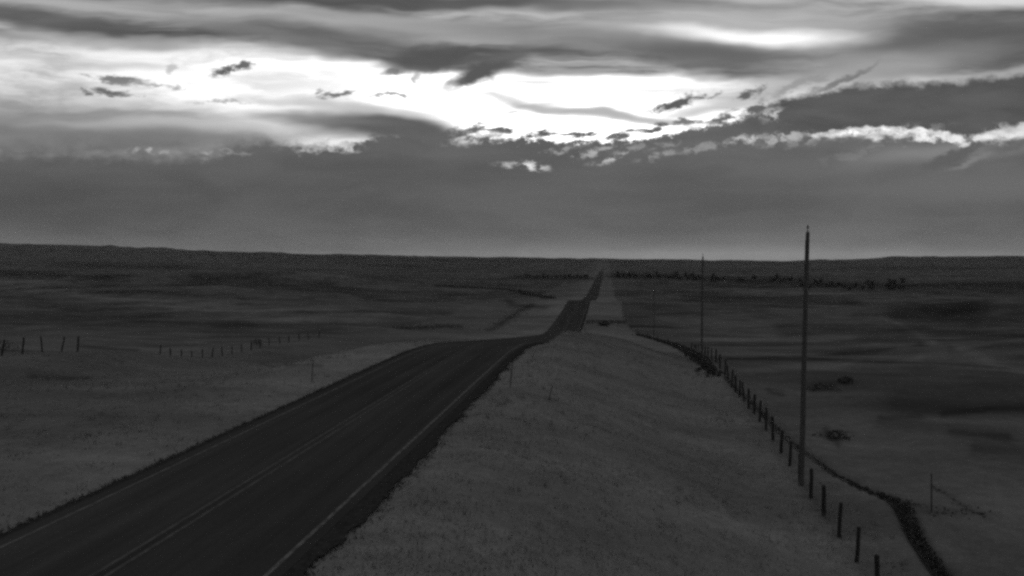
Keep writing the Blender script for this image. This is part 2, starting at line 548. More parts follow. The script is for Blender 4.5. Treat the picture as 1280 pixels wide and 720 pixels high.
n.put(bp.inputs['Height'], n.m('ADD', f1, n.m('MULTIPLY', f4, .5)))
n.put(b.inputs['Normal'], bp.outputs[0])

# asphalt
M_road, n, b = mat('worn_asphalt')
geo = n.new('ShaderNodeNewGeometry')
pos = geo.outputs['Position']
a1 = n.noise(pos, 14, 4, .7)
a2 = n.noise(n.mapping(pos, sc=(1.6, .03, 1)), 1.0, 4, .6)
a3 = n.noise(n.mapping(pos, sc=(.3, .12, 1)), 1.0, 4, .6)
k = n.m('MULTIPLY', n.ramp(a1, .3, .7, .84, 1.16, False), n.ramp(a2, .3, .7, .78, 1.2, False))
k = n.m('MULTIPLY', k, n.ramp(a3, .3, .7, .88, 1.12, False))
n.put(b.inputs['Base Color'], grey(n, n.m('MULTIPLY', k, .051)))
b.inputs['Roughness'].default_value = 1.0
b.inputs['Specular IOR Level'].default_value = 0.0
bp = n.new('ShaderNodeBump')
bp.inputs['Strength'].default_value = .3
bp.inputs['Distance'].default_value = .01
n.put(bp.inputs['Height'], a1)
n.put(b.inputs['Normal'], bp.outputs[0])


def paint(name, val):
    m, n, b = mat(name)
    geo = n.new('ShaderNodeNewGeometry')
    w = n.noise(n.mapping(geo.outputs['Position'], sc=(7, 2.2, 1)), 1.0, 6, .7)
    n.put(b.inputs['Base Color'], grey(n, n.ramp(w, .34, .62, .06, val)))
    b.inputs['Roughness'].default_value = 1.0
    b.inputs['Specular IOR Level'].default_value = 0.0
    return m


M_white = paint('worn_white_paint', .15)
M_yellow = paint('worn_yellow_paint', .10)
M_faint = paint('rubbed_white_paint', .13)
M_gravel = simple('dark_shoulder_gravel', .036, .35, 5, 1.0)
for m_ in (M_gravel,):
    m_.node_tree.nodes['Principled BSDF'].inputs['Specular IOR Level'].default_value = 0.0
M_wood = simple('weathered_post_wood', .034, .4, 5, .9, (8, 8, .7), .4)
M_pole = simple('creosoted_pole_wood', .08, .4, 4, .85, (9, 9, .35), .4)
M_metal = simple('dull_metal', .16, .2, 8, .6)
M_wire = simple('rusted_wire', .08, .3, 20, .7)
M_ceramic = simple('glazed_porcelain', .07, .15, 4, .35)
M_brush = simple('dark_brush_leaves', .062, .5, 1.2, .9)
M_straw = simple('dry_grass_blades', .21, .4, 1.5, .95)
M_weed = simple('dark_weed_stems', .06, .45, 1.5, .95)
M_bark = simple('tree_bark', .06, .3, 4, .9)
M_crown = simple('dark_tree_leaves', .06, .4, .6, .9)
M_deline = simple('delineator_grey', .05, .2, 6, .6)


# ------------------------------------------------------------------ mesh helpers
def np_mesh(name, V_, F_, n=4):
    """V_ (k,3), F_ (m,n) -> mesh"""
    me = bpy.data.meshes.new(name)
    V_ = np.asarray(V_, np.float32)
    F_ = np.asarray(F_, np.int32)
    me.vertices.add(len(V_))
    me.vertices.foreach_set('co', V_.ravel())
    me.loops.add(F_.size)
    me.loops.foreach_set('vertex_index', F_.ravel())
    me.polygons.add(len(F_))
    me.polygons.foreach_set('loop_start', np.arange(0, F_.size, n, dtype=np.int32))
    me.polygons.foreach_set('loop_total', np.full(len(F_), n, np.int32))
    me.update(calc_edges=True)
    return me


def link(name, me, m, parent=None, loc=None, smooth=False):
    o = bpy.data.objects.new(name, me)
    COL.objects.link(o)
    if m is not None and not me.materials:
        me.materials.append(m)
    if parent:
        o.parent = parent
    if loc is not None:
        o.location = loc
    if smooth:
        me.polygons.foreach_set('use_smooth', np.ones(len(me.polygons), bool))
    return o


def tag(o, label=None, cat=None, group=None, kind=None):
    for k_, v_ in (('label', label), ('category', cat), ('group', group), ('kind', kind)):
        if v_:
            o[k_] = v_
    return o


def empty(name, loc, rz=0.0):
    o = bpy.data.objects.new(name, None)
    o.empty_display_size = .3
    COL.objects.link(o)
    o.location = loc
    o.rotation_euler = (0, 0, rz)
    return o


def rod(pts, rad, seg=8, wob=0.0, caps=True):
    """tube through pts with a radius at each; returns V,F"""
    pts = [Vector(p) for p in pts]
    Vs, Fs = [], []
    for i, p in enumerate(pts):
        d = (pts[min(i + 1, len(pts) - 1)] - pts[max(i - 1, 0)]).normalized()
        u = d.orthogonal().normalized()
        w = d.cross(u)
        for j in range(seg):
            a = 2 * math.pi * j / seg
            q = rad[i] * (1 + wob * random.uniform(-1, 1))
            Vs.append(p + u * math.cos(a) * q + w * math.sin(a) * q)
    for i in range(len(pts) - 1):
        for j in range(seg):
            a, b_ = i * seg + j, i * seg + (j + 1) % seg
            Fs.append((a, b_, b_ + seg, a + seg))
    if caps:
        for base, top in ((0, True), ((len(pts) - 1) * seg, False)):
            c = len(Vs)
            Vs.append(pts[0] if top else pts[-1])
            for j in range(seg):
                a, b_ = base + j, base + (j + 1) % seg
                Fs.append((c, b_, a) if top else (c, a, b_))
    return Vs, Fs


def py_mesh(name, parts):
    Vs, Fs = [], []
    for v_, f_ in parts:
        o_ = len(Vs)
        Vs += [tuple(q) for q in v_]
        Fs += [tuple(i + o_ for i in q) for q in f_]
    me = bpy.data.meshes.new(name)
    me.from_pydata(Vs, [], Fs)
    me.update()
    return me


def box(c, s):
    x, y, z = c
    a, b_, d = s[0] / 2, s[1] / 2, s[2] / 2
    v_ = [(x + i * a, y + j * b_, z + k_ * d) for i in (-1, 1) for j in (-1, 1) for k_ in (-1, 1)]
    return v_, [(0, 1, 3, 2), (4, 6, 7, 5), (0, 4, 5, 1), (2, 3, 7, 6), (0, 2, 6, 4), (1, 5, 7, 3)]


# ------------------------------------------------------------------ where the fences, the gully and the brush run
def fence_x(y):
    return 7.4 + .0327 * y


RF = [(fence_x(y), y) for y in list(np.arange(22.5, 77, 2.62)) + list(np.arange(79.5, 122, 4.3))]
far_f = [(835, 431), (822, 427), (809, 422), (797, 416.5), (789, 411), (783, 404), (780, 396), (778.5, 388), (778, 381)]
RF_far = [ground_at(*q) for q in far_f]
def on_left_line(px):
    d = ray(px, 440)
    return (-50.8, -50.8 * d[1] / d[0])


LF_near = [on_left_line(q) for q in (-22, 2, 28, 53, 77, 97)]
LF = [on_left_line(q) for q in (200, 213, 227, 240, 253, 265, 278, 290, 302, 314, 325, 337, 350, 361, 374, 386, 399)]
gully_px = [(905, 470, 3), (925, 490, 3.4), (948, 512, 3.8), (968, 532, 4.2), (990, 552, 4.5), (1018, 573, 5), (1045, 592, 5), (1075, 608, 5), (1100, 618, 6), (1122, 626, 9),
            (1134, 645, 11), (1147, 672, 11), (1163, 697, 12), (1185, 725, 13), (1215, 760, 13)]
gully = [ground_at(a, b_) for a, b_, _ in gully_px]
gully_w = [w_ / F * math.hypot(*g) for g, (_, _, w_) in zip(gully, gully_px)]
branch_px = [(1128, 627), (1150, 636), (1185, 641), (1212, 641), (1232, 645)]
branch = [ground_at(*q) for q in branch_px]
branch2 = [ground_at(*q) for q in [(1164, 607), (1190, 622), (1212, 637), (1232, 646)]]
hedge_px = [(795, 418), (806, 421), (818, 424.5), (832, 428), (843, 431), (855, 437), (868, 446), (878, 453), (888, 462), (900, 472)]
hedge = [ground_at(*q) for q in hedge_px]


def seg_dist(x, y, pts, ws):
    best = np.full(np.shape(x), 1e9)
    for (p, q, w0, w1) in zip(pts[:-1], pts[1:], ws[:-1], ws[1:]):
        dx, dy = q[0] - p[0], q[1] - p[1]
        t = np.clip(((x - p[0]) * dx + (y - p[1]) * dy) / (dx * dx + dy * dy + 1e-9), 0, 1)
        d = np.hypot(x - p[0] - t * dx, y - p[1] - t * dy) / (w0 + (w1 - w0) * t)
        best = np.minimum(best, d)
    return best


# ------------------------------------------------------------------ the land: one sheet out past the skyline
ang_f = np.arange(-37, 37.01, .13)
ang = np.concatenate([ang_f, np.arange(39, 322, 2.0)])
ang = np.radians(ang)
rad = np.exp(np.arange(math.log(2.5), math.log(7700), .0145))
A_, R_ = np.meshgrid(ang, rad)
X_ = R_ * (np.sin(A_) * cy_ - np.cos(A_) * sy_)
Y_ = R_ * (np.sin(A_) * sy_ + np.cos(A_) * cy_)
Z_ = HF(X_, Y_)
# the gully is cut into the land
gd = seg_dist(X_, Y_, gully, [.75 * q for q in gully_w])
gd2 = np.minimum(seg_dist(X_, Y_, branch, [.5] * len(branch)), seg_dist(X_, Y_, branch2, [.22] * len(branch2)))
gcut = np.exp(-gd ** 2 * .8)
Z_ = Z_ - .45 * gcut
nr, na = X_.shape
Vt = np.stack([X_, Y_, Z_ + EYE], -1).reshape(-1, 3)
Vt = np.vstack([Vt, [[0, 0, float(HF(0., 0.)) + EYE]]])
i0 = np.arange(nr - 1)[:, None] * na
j0 = np.arange(na)[None, :]
j1 = (j0 + 1) % na
Fq = np.stack([i0 + j0, i0 + na + j0, i0 + na + j1, i0 + j1], -1).reshape(-1, 4)[:, ::-1]
me = np_mesh('ground', Vt, Fq)
# cover: how light or dark the growth is, plus painted fold shading on the left range
cov = np.full(X_.shape, .113)
fxr = np.where(Y_ < 125, fence_x(Y_), np.interp(Y_, [q[1] for q in RF_far], [q[0] for q in RF_far]))
row = sm((X_ + 53) / 3) * sm((fxr + .4 - X_) / 1.2)
edge_n = fbm(X_ / 6, Y_ / 6, 51, 3)
row = row * (1 - .35 * sm((Y_ - 330) / 600))
cov = cov + .044 * row
cov = cov + .012 * np.exp(-((X_ + 17.5) / 3.5) ** 2)
cov = cov - .040 * row * sm((-17 + 6 * edge_n - X_) / 24)
cov = cov * (1 - .5 * np.exp(-gd ** 2 * 1.3) * (1 - .55 * sm((Y_ - 38) / 8))) * (1 - .25 * np.exp(-gd2 ** 2))
mt = fbm(X_ / 10, Y_ / 6, 101, 4, .6)
mu = fbm(X_ / 30, Y_ / 13, 111, 4, .6)
mv = fbm(X_ / 4.5, Y_ / 3.6, 121, 3, .6)
cov = cov * (1 + (1 - .55 * row) * (.28 * mt - .30 * sm((mu - .02) / .3))) * (1 + .10 * mv)
# pasture patches: brushy and bare ground, larger farther out
pn = fbm(X_ / 55, Y_ / 24, 61, 4, .6)
cov = cov * (1 - .30 * sm((pn - .02) / .35) * (1 - row) * sm((R_ - 40) / 60))
pf = fbm(X_ / 330, Y_ / 120, 71, 4, .6)
cov = cov * (1 - .22 * sm((pf + .05) / .4) * sm((R_ - 300) / 500) * (1 - row))
ph = fbm(X_ / 1500, Y_ / 420, 81, 4, .55)
cov = cov * (1 - .30 * sm((ph + .1) / .4) * sm((R_ - 1200) / 1500))
# belts of darker brush and paler grass; on the left range they also paint in the shading of folds
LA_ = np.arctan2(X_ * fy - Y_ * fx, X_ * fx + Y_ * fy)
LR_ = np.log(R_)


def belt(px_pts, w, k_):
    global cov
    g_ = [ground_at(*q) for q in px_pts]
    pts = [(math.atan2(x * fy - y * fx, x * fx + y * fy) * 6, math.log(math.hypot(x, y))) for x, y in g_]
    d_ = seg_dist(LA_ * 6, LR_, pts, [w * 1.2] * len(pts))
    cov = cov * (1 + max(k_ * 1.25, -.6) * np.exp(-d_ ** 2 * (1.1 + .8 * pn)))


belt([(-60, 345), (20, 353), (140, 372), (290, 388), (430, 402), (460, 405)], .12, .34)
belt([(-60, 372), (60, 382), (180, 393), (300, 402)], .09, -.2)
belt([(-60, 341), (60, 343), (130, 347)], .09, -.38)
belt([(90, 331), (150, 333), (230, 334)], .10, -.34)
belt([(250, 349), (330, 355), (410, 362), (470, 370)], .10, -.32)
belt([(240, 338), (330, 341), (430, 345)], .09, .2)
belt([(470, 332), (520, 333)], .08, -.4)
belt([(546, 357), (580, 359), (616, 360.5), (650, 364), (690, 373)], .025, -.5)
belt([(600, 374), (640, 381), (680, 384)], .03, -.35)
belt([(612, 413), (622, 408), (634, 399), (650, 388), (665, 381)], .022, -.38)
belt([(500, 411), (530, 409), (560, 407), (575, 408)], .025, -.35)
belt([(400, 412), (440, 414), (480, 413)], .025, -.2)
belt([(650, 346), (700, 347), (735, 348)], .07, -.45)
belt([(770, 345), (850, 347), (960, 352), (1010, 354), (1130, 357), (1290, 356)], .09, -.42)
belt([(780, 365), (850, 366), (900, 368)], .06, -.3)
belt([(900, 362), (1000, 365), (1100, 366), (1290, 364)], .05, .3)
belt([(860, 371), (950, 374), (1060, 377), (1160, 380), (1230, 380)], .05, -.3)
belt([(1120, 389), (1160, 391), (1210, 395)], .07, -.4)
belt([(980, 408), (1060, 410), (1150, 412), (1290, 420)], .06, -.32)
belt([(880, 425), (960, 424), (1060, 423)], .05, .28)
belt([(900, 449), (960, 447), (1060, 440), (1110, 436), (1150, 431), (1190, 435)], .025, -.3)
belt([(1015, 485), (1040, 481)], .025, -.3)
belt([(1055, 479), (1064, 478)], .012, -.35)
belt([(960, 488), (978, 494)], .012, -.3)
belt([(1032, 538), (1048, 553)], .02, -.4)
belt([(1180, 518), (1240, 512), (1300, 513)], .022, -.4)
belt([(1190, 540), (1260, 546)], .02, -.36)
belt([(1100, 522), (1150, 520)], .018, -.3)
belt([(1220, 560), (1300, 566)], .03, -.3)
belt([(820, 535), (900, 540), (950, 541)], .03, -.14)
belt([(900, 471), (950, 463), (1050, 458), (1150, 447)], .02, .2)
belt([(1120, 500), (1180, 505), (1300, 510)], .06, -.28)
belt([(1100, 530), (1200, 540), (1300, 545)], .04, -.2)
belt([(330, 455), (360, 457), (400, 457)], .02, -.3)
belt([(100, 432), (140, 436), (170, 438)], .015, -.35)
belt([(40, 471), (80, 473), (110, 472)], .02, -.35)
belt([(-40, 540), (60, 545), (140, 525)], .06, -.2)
# old wheel track over the right pasture
trk = [ground_at(*q) for q in [(1105, 398), (1130, 408), (1150, 418), (1185, 432), (1230, 447), (1290, 470)]]
cov = cov * (1 + .35 * np.exp(-seg_dist(X_, Y_, trk, [1.2] * 6) ** 2))
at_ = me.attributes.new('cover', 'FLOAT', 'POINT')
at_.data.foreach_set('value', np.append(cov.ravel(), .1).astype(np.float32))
g = link('ground', me, M_land, smooth=True)
tag(g, kind='structure')

# ------------------------------------------------------------------ road
ry = np.concatenate([np.arange(-60, 400, 1.0), np.arange(400, 1900, 5.0)])


def strip(name, m, x0, x1, dz, parent=None, y=ry, cuts=1):
    """long sheet between x0(y) and x1(y) lying dz over the road bed"""
    x0 = np.broadcast_to(x0, y.shape)
    x1 = np.broadcast_to(x1, y.shape)
    c = [x0 + (x1 - x0) * i / cuts for i in range(cuts + 1)]
    crown = lambda x: -.018 * np.abs(x - ROADX)
    V_ = np.stack([np.stack([x, y, prof(y) + EYE + .1 + crown(x) + dz], -1) for x in c], 1)
    V_ = V_.reshape(-1, 3)
    q = cuts + 1
    i, j = np.meshgrid(np.arange(len(y) - 1), np.arange(cuts), indexing='ij')
    F_ = np.stack([i * q + j, i * q + j + 1, (i + 1) * q + j + 1, (i + 1) * q + j], -1).reshape(-1, 4)
    return link(name, np_mesh(name, V_, F_), m, parent)


ryf = np.concatenate([np.arange(-10, 130, .16), np.arange(130, 400, 1.0), np.arange(400, 1900, 5.0)])
wob = lambda s, a: a * fbm(ryf / 1.9, ryf * 0 + s, s, 4, .62)
road = strip('road', M_road, -14.75, -6.95, 0, cuts=4)
tag(road, kind='structure')
strip('edge_line', M_white, -7.36, -7.25, .004, road)
strip('edge_line', M_faint, -14.33, -14.22, .004, road)
strip('center_line', M_yellow, -10.99, -10.88, .004, road)
strip('center_line', M_yellow, -10.68, -10.57, .004, road)
sh = strip('road_shoulder', M_gravel, -15.02 + wob(3, .12), -6.42 + wob(7, .30), -.008, y=ryf, cuts=6)
tag(sh, kind='structure')


# ------------------------------------------------------------------ grass and weeds
def blades(name, pts, hgt, wid, m, label, cat, per=5, spread=.12, lean=.5):
    """pts (k,2) on the land; per blades at each"""
    pts = np.repeat(np.asarray(pts, float), per, 0)
    k_ = len(pts)
    x = pts[:, 0] + RNG.normal(0, spread, k_)
    y = pts[:, 1] + RNG.normal(0, spread, k_)
    z = HF(x, y) + EYE - .02
    h = hgt * RNG.uniform(.45, 1.2, k_)
    a = RNG.uniform(0, 2 * np.pi, k_)
    w = wid * RNG.uniform(.6, 1.3, k_)
    lx, ly = RNG.normal(0, lean, k_) * h, RNG.normal(0, lean, k_) * h
    ca, sa = np.cos(a) * w / 2, np.sin(a) * w / 2
    V_ = np.stack([np.stack([x - ca, y - sa, z], -1), np.stack([x + ca, y + sa, z], -1), np.stack([x + lx, y + ly, z + h], -1)], 1).reshape(-1, 3)
    o = link(name, np_mesh(name, V_, np.arange(3 * k_).reshape(-1, 3), 3), m)
    return tag(o, label, cat, kind='stuff')


def scatter(k_, x0, x1, y0, y1, pw=1.0):
    y = y0 + (y1 - y0) * RNG.uniform(0, 1, k_) ** pw
    return RNG.uniform(x0, x1, k_), y


# verge grass between road and fence, thinning with distance
x, y = scatter(32000, -6.2, 12, 15, 120, 1.9)
cl = fbm(x / 1.6, y / 1.6, 91, 3)
keep = (x < fence_x(y) + 1.5) & (cl > RNG.uniform(-.7, .5, len(x)))
blades('verge_grass', np.stack([x, y], -1)[keep], .11, .04, M_straw, 'short dry grass of the verge between road and right fence', 'grass', 4, .2)
x, y = scatter(26000, -52, -15.3, 15, 120, 1.5)
cl = fbm(x / 1.9, y / 1.9, 92, 3)
keep = cl > RNG.uniform(-.6, .5, len(x))
blades('roadside_grass', np.stack([x, y], -1)[keep], .12, .05, M_straw, 'short dry grass covering the left side of the road', 'grass', 4, .22)
# taller tufts standing out of the verges
x, y = scatter(2600, -50, 11, 16, 110, 1.5)
keep = ((x > -5.8) | (x < -16)) & (x < fence_x(y) + 2) & (fbm(x / 5, y / 5, 95, 3) > .0)
blades('grass_tufts', np.stack([x, y], -1)[keep], .3, .03, M_straw, 'taller loose tufts of dry grass scattered over both verges', 'grass', 12, .07, .35)
# dark weeds along the edge of the asphalt
y = RNG.uniform(12, 130, 5200)
x = -6.48 + .30 * fbm(y / 1.9, y * 0 + 7, 7, 4, .62) + RNG.normal(-.1, .2, len(y))
blades('edge_weeds', np.stack([x, y], -1), .11, .05, M_weed, 'dark weeds fringing the asphalt by the white edge line', 'weeds', 4, .08)
y = RNG.uniform(12, 130, 4000)
x = -15.0 + RNG.normal(0, .1, len(y))
blades('ditch_weeds', np.stack([x, y], -1), .14, .05, M_weed, 'dark weeds along the left edge of the asphalt', 'weeds', 4, .06)


def leaf_mass(name, pts, hts, m, label, cat, per=26, leaf=.09, spread=.3, kind='stuff', parent=None):
    pts = np.asarray(pts, float)
    hts = np.broadcast_to(hts, (len(pts),))
    q = np.repeat(np.arange(len(pts)), per)
    k_ = len(q)
    h = hts[q]
    u = RNG.uniform(0, 1, k_) ** 1.3
    s = spread * h * (1.15 - .75 * u)
    x = pts[q, 0] + RNG.normal(0, 1, k_) * s
    y = pts[q, 1] + RNG.normal(0, 1, k_) * s
    z = HF(x, y) + EYE - .05 + u * h
    c = np.stack([x, y, z], -1)
    d1 = RNG.normal(0, 1, (k_, 3))
    d1 /= np.linalg.norm(d1, axis=1)[:, None]
    d2 = np.cross(d1, RNG.normal(0, 1, (k_, 3)))
    d2 /= np.linalg.norm(d2, axis=1)[:, None]
    l_ = (leaf * RNG.uniform(.6, 1.5, k_))[:, None]
    V_ = np.stack([c - d1 * l_, c + d2 * l_ * .6, c + d1 * l_, c - d2 * l_ * .6], 1).reshape(-1, 3)
    o = link(name, np_mesh(name, V_, np.arange(4 * k_).reshape(-1, 4)), m, parent)
    return tag(o, label, cat, kind=kind)


def along(pts, ws, k_, jit=.5):
    """points scattered along a path, denser where it is long"""
    P_ = np.array(pts)
    L_ = np.hypot(*np.diff(P_, axis=0).T)
    t = np.sort(RNG.uniform(0, L_.sum(), k_))
    cs = np.concatenate([[0], np.cumsum(L_)])
    x = np.interp(t, cs, P_[:, 0])
    y = np.interp(t, cs, P_[:, 1])
    w = np.interp(t, cs, ws) * jit
    return np.stack([x + RNG.normal(0, 1, k_) * w, y + RNG.normal(0, 1, k_) * w], -1)


gp = along(gully, gully_w, 1700, .3)
gh = RNG.uniform(.04, .17, 1700) * (1 - .62 * sm((gp[:, 1] - 36) / 9))
gk = (RNG.uniform(0, 1, 1700) > .75 * sm((gp[:, 1] - 36) / 9))
leaf_mass('gully_brush', gp[gk], gh[gk], M_brush, 'dark weedy brush growing down the winding gully right of the fence', 'brush', 22, .04)
leaf_mass('branch_brush', along(branch, [.5] * len(branch), 80, .8), RNG.uniform(.03, .1, 80), M_brush, 'thin dark weeds in the side channel that forks off the gully', 'weeds', 9, .045)
leaf_mass('channel_brush', along(branch2, [.2] * len(branch2), 60, .5), RNG.uniform(.03, .09, 60), M_brush, 'thin dark line of weeds running down from the slim grey post', 'weeds', 9, .045)
leaf_mass('fence_brush', along(hedge, [.5] * len(hedge), 800, .8), RNG.uniform(.2, .5, 800), M_brush, 'dark brush massed along the fence where it bends down the slope', 'brush', 26, .11)

# ------------------------------------------------------------------ fences
POSTS = []
for v_ in range(4):
    r0 = (.055, .065, .06, .05)[v_]
    pts = [(0, 0, -.3), (0, 0, .02), (random.uniform(-.015, .015), 0, .5), (0, random.uniform(-.015, .015), .9), (random.uniform(-.02, .02), 0, 1.24), (0, 0, 1.27)]
    POSTS.append(py_mesh('post', [rod(pts, [r0 * 1.05, r0 * 1.05, r0, r0 * .97, r0 * .95, r0 * .7], 9, .07)]))
    POSTS[-1].materials.append(M_wood)


def fence(name, pts, label, lean=.04, wires=(.35, .62, .9, 1.15), hs=1.0, wire_r=.003, thick=1.35):
    o = empty(name, (pts[0][0], pts[0][1], gz(*pts[0])))
    tag(o, label, 'fence')
    base = Vector(o.location)
    tops = []
    for i, q in enumerate(pts):
        p = link('post', POSTS[i % 4], None, o)
        lx, ly = random.gauss(0, lean), random.gauss(0, lean)
        s = hs * random.uniform(.94, 1.07)
        w = Vector((q[0], q[1], gz(*q)))
        p.location = w - base
        p.rotation_euler = (lx, ly, random.uniform(0, 6))
        p.scale = (thick, thick, s)
        tops.append((w - base, lx, ly, s))
    for wz in wires:
        P_ = [w + Vector((ly * wz + .06, -lx * wz, wz * s)) for w, lx, ly, s in tops]
        link('wire', py_mesh('wire', [rod(P_, [wire_r] * len(P_), 4, 0, False)]), M_wire, o)
    return o


fence('wire_fence', RF + RF_far[:1], 'long wood post and wire fence receding down the right side of the grassy verge', .035)
fence('wire_fence', RF_far[1:], 'far stretch of post fence bending left at the foot of the right hand verge', .04)
fence('wire_fence', LF_near, 'short run of thick leaning fence posts at the left edge of the photo', .09, hs=1.12, thick=1.35)
fence('wire_fence', LF, 'low row of small fence posts crossing the grass left of the road', .07, hs=.95, thick=1.35)
# cross fence at the bottom of the slope
cf0, cf1 = ground_at(733, 405.5), ground_at(781, 405.5)
cfp = [(cf0[0] + (cf1[0] - cf0[0]) * t, cf0[1] + (cf1[1] - cf0[1]) * t) for t in np.linspace(0, 1, 7)]
co = empty('cross_fence', (*cfp[0], gz(*cfp[0])))
tag(co, 'short dark railing fence running from the road edge across to the right fence', 'fence')
cb = Vector(co.location)
for i, q in enumerate(cfp):
    p = link('post', POSTS[i % 4], None, co)
    p.location = Vector((*q, gz(*q))) - cb
    p.scale = (1.5, 1.5, .9)
for z_ in (.45, .95):
    P_ = [Vector((*q, gz(*q) + z_)) - cb for q in cfp]
    link('rail', py_mesh('rail', [rod(P_, [.15] * 7, 6)]), M_wood, co)
# brush blown against the cross fence
bx_, by_ = ground_at(755, 407.5)


def bush(name, x, y, h, w, label, group=None, n_=190, leaf=.075, m=None):
    o = empty(name, (x, y, gz(x, y)))
    tag(o, label, 'shrub', group)
    k_ = n_
    u = RNG.uniform(0, 1, k_)
    a = RNG.uniform(0, 2 * np.pi, k_)
    lobes = 1 + .28 * np.sin(a * 3 + x) + .2 * np.sin(a * 5 + y)
    rr = w / 2 * np.sqrt(RNG.uniform(.05, 1, k_)) * lobes * np.sqrt(np.clip(1 - (u - .25) ** 2 / .62, .05, 1))
    c = np.stack([rr * np.cos(a), rr * np.sin(a) * .8, u * h * (1 + .15 * np.sin(a * 2 + x))], -1)
    d1 = RNG.normal(0, 1, (k_, 3))
    d1 /= np.linalg.norm(d1, axis=1)[:, None]
    d2 = np.cross(d1, RNG.normal(0, 1, (k_, 3)))
    d2 /= np.linalg.norm(d2, axis=1)[:, None]
    l_ = (leaf * RNG.uniform(.6, 1.5, k_))[:, None]
    V_ = np.stack([c - d1 * l_, c + d2 * l_ * .6, c + d1 * l_, c - d2 * l_ * .6], 1).reshape(-1, 3)
    link('foliage', np_mesh('foliage', V_, np.arange(4 * k_).reshape(-1, 4)), m or M_brush, o)
    st_ = []
    for i in range(6):
        aa = i * 1.05 + x
        st_.append(rod([(0, 0, -.1), (.15 * w * math.cos(aa), .15 * w * math.sin(aa), h * .4), (.3 * w * math.cos(aa), .25 * w * math.sin(aa), h * .8)], [.03, .02, .008], 5))
    link('stem', py_mesh('stem', st_), M_bark, o)
    return o


bush('shrub', bx_, by_, 1.15, 3.4, 'dark shrub heaped against the far cross fence beside the road', n_=900, leaf=.12)
for (px_, py_, h, w, lab) in ((1058, 479, .5, 1.4, 'small dark shrub alone in the right pasture behind the near utility pole'),
                             (1028, 487, .4, 2.6, 'low spreading dark shrub just right of the near utility pole'),
                             (1045, 548, .4, 1.8, 'dark weedy shrub right of the fence where the gully leaves it'),
                             (321, 431, .9, 1.8, 'rounded dark shrub at the far end of the left fence'),
                             (4, 438, .9, 3.4, 'broad dark shrub at the foot of the left fence by the photo edge')):
    x, y = ground_at(px_, py_)
    bush('shrub', x, y, h, w, lab)


# ------------------------------------------------------------------ utility poles
def make_pole():
    o = empty('utility_pole', (0, 0, 0))
    pts = [(0, 0, -1), (0, 0, 0), (.01, 0, 3), (-.01, .01, 6), (0, 0, 9.6), (0, 0, 11.2), (0, 0, 11.3)]
    link('shaft', py_mesh('shaft', [rod(pts, [.112, .110, .104, .097, .090, .084, .06], 14, .02)]), M_pole, o)
    ins = [rod([(0, 0, 11.26), (0, 0, 11.48)], [.02, .02], 6), rod([(0, 0, 11.44), (0, 0, 11.48), (0, 0, 11.52), (0, 0, 11.58)], [.05, .06, .04, .03], 10)]
    link('insulator', py_mesh('insulator', ins), M_ceramic, o)
    link('ground_wire', py_mesh('ground_wire', [rod([(-.114, .02, 0), (-.104, .02, 3), (-.108, .02, 6), (-.088, .02, 10.9)], [.008] * 4, 5)]), M_wire, o)
    return o


def copy_tree(o):
    c = o.copy()
    COL.objects.link(c)
    for ch in list(o.children):
        d = ch.copy()
        COL.objects.link(d)
        d.parent = c
    return c


pole = make_pole()
pole_at = [(40.0, 1004, 10.0, 'nearest tall wooden utility pole standing just behind the right fence'),
           (100, 877.5, 10.0, 'second wooden utility pole beside the dark brush along the fence'),
           (207.0, 817.5, 10.0, 'third and farthest wooden utility pole, a thin line beyond the fence bend')]
for i, (dist, px_, hh, lab) in enumerate(pole_at):
    o = pole if i == 0 else copy_tree(pole)
    d = ray(px_, 400)
    s = dist / math.hypot(d[0] * 0 + d[1], 0)
    x, y = d[0] * s, d[1] * s
    o.location = (x, y, gz(x, y))
    o.rotation_euler = (0, R((.75, .2, -.3)[i]), .3 * i)
    tag(o, lab, 'utility pole', 'utility poles along the right fence')


# ------------------------------------------------------------------ marker posts by the road and in the pasture
def marker(px_, py_, h, r, lean, label, refl=True):
    x, y = ground_at(px_, py_)
    o = empty('marker_post', (x, y, gz(x, y)))
    tag(o, label, 'marker post', 'slim marker posts')
    link('shaft', py_mesh('shaft', [rod([(0, 0, -.3), (0, 0, h * .5), (0, 0, h)], [r, r, r * .9], 8)]), M_deline, o)
    if refl:
        link('reflector', py_mesh('reflector', [rod([(0, -r - .012, h - .12), (0, -r - .001, h - .12)], [.045, .045], 12)]), M_metal, o)
    o.rotation_euler = (0, lean, 0)
    return o


marker(389.5, 478, 1.25, .028, .08, 'thin leaning marker post in the grass left of the road')
marker(637.5, 485, 1.3, .028, .1, 'thin marker post on the verge right of the road')
marker(686, 500, .8, .024, .25, 'short tilted stake in the middle of the grassy verge', False)
marker(731, 416, 1.6, .06, .0, 'dark marker post at the road edge near the far cross fence')
marker(1164.5, 640, 1.55, .03, -.02, 'slim grey post in the right pasture beyond the gully fork', False)

# ------------------------------------------------------------------ far trees
TREES = []


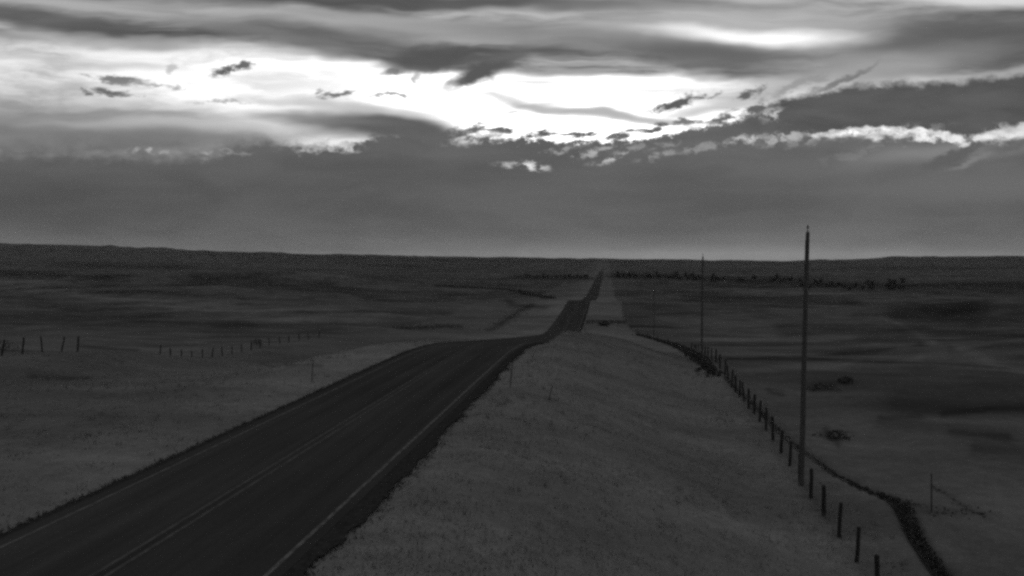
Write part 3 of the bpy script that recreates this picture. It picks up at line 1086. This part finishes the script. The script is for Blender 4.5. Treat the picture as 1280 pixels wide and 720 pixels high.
def make_tree(v_):
    rs = np.random.default_rng(200 + v_)
    h = (6.5, 5.2, 7.4, 4.4)[v_]
    w = (6.0, 6.5, 5.6, 6.2)[v_]
    o = empty('tree', (0, 0, 0))
    tr = [rod([(0, 0, -.4), (.1, 0, h * .3), (.2, .1, h * .6)], [.22, .16, .06], 7)]
    for i in range(5):
        a = i * 1.3 + v_
        tr.append(rod([(.1, 0, h * (.25 + .06 * i)), (w * .25 * math.cos(a), w * .25 * math.sin(a), h * (.5 + .06 * i))], [.08, .03], 5))
    link('trunk', py_mesh('trunk', tr), M_bark, o)
    Cs = []
    for i in range(16):
        a, t = rs.uniform(0, 6.28), rs.uniform(.22, .95)
        q = w / 2 * math.sqrt(max(.1, 1 - (t - .45) ** 2 / .36)) * rs.uniform(.2, .95)
        c = np.array([q * math.cos(a), q * math.sin(a), t * h])
        Cs.append(c + rs.normal(0, 1, (70, 3)) * np.array([.62, .62, .42]))
    c = np.vstack(Cs)
    c[:, 2] = np.maximum(c[:, 2], .2)
    k_ = len(c)
    d1 = rs.normal(0, 1, (k_, 3))
    d1 /= np.linalg.norm(d1, axis=1)[:, None]
    d2 = np.cross(d1, rs.normal(0, 1, (k_, 3)))
    d2 /= np.linalg.norm(d2, axis=1)[:, None]
    l_ = rs.uniform(.15, .34, (k_, 1))
    V_ = np.stack([c - d1 * l_, c + d2 * l_ * .7, c + d1 * l_, c - d2 * l_ * .7], 1).reshape(-1, 3)
    link('crown', np_mesh('crown', V_, np.arange(4 * k_).reshape(-1, 4)), M_crown, o)
    return o


protos = [make_tree(i) for i in range(4)]
used = [False] * 4


def put_tree(x, y, s, label, group):
    v_ = random.randrange(4)
    o = protos[v_] if not used[v_] else copy_tree(protos[v_])
    used[v_] = True
    o.location = (x, y, gz(x, y))
    o.rotation_euler = (0, 0, random.uniform(0, 6.28))
    o.scale = (s * random.uniform(.9, 1.3), s * random.uniform(.9, 1.3), s)
    tag(o, label, 'tree', group)


for i in range(40):
    t = random.random()
    px_ = 1000 + 130 * t
    if 1092 < px_ < 1108:
        continue
    py_ = random.gauss(358, 2.8) + 2 * t
    x, y = ground_at(px_, py_)
    put_tree(x, y, random.uniform(.5, 1.05), 'dark tree in the loose far grove right of the near utility pole', 'trees of the far right grove')
for i in range(56):
    px_ = random.choice((random.uniform(765, 1000), random.uniform(765, 900)))
    py_ = random.gauss(346 + (px_ - 765) * .028, 1.6)
    x, y = ground_at(px_, py_)
    if math.hypot(x, y) > 2300:
        continue
    put_tree(x, y, random.uniform(.6, 1.1), 'dark tree in the far treeline right of where the road vanishes', 'trees of the far centre treeline')
for i in range(22):
    px_ = random.uniform(650, 735)
    py_ = random.gauss(347.5, .8)
    x, y = ground_at(px_, py_)
    if math.hypot(x, y) > 2300:
        continue
    put_tree(x, y, random.uniform(.5, .8), 'dark tree in the far treeline left of where the road vanishes', 'trees of the far left treeline')
for i, u_ in enumerate(used):
    if not u_:
        for ch in list(protos[i].children):
            bpy.data.objects.remove(ch)
        bpy.data.objects.remove(protos[i])

# brush lines on the left range
for nm, pxs, k_, hh, wd, lf, lab in (
        ('range_brush', [(546, 357), (580, 359), (616, 360.5), (650, 364), (690, 373)], 380, 1.6, .004, .4, 'dark brush line slanting down to the road from the left range'),
        ('hollow_brush', [(612, 413), (622, 408), (634, 399), (650, 388), (665, 381)], 130, .6, .006, .1, 'dark weeds along the low bank left of the road dip'),
        ('bank_brush', [(500, 411), (530, 409), (560, 407), (575, 408)], 120, .5, .012, .1, 'dark weeds in the hollow left of the road crest')):
    pts = [ground_at(*q) for q in pxs]
    dd = [math.hypot(*q) for q in pts]
    leaf_mass(nm, along(pts, [wd * q for q in dd], k_, 1), RNG.uniform(.4, 1, k_) * hh, M_brush, lab, 'brush', 12, lf, .6)

# ------------------------------------------------------------------ thin dusk air
hz = link('haze', py_mesh('haze', [box((0, 0, (EYE + 150 - 130) / 2 + 0), (16400, 16400, EYE + 150 + 130))]), None)
M_h = bpy.data.materials.new('dusk_haze')
M_h.use_nodes = True
M_h.node_tree.nodes.clear()
n = Nodes(M_h.node_tree)
pv = n.new('ShaderNodeVolumePrincipled')
pv.inputs['Color'].default_value = (.95, .95, .95, 1)
pv.inputs['Density'].default_value = 1.9e-5
pv.inputs['Anisotropy'].default_value = 0.0
mo = n.new('ShaderNodeOutputMaterial')
n.put(mo.inputs['Volume'], pv.outputs[0])
hz.data.materials.append(M_h)
tag(hz, kind='stuff')
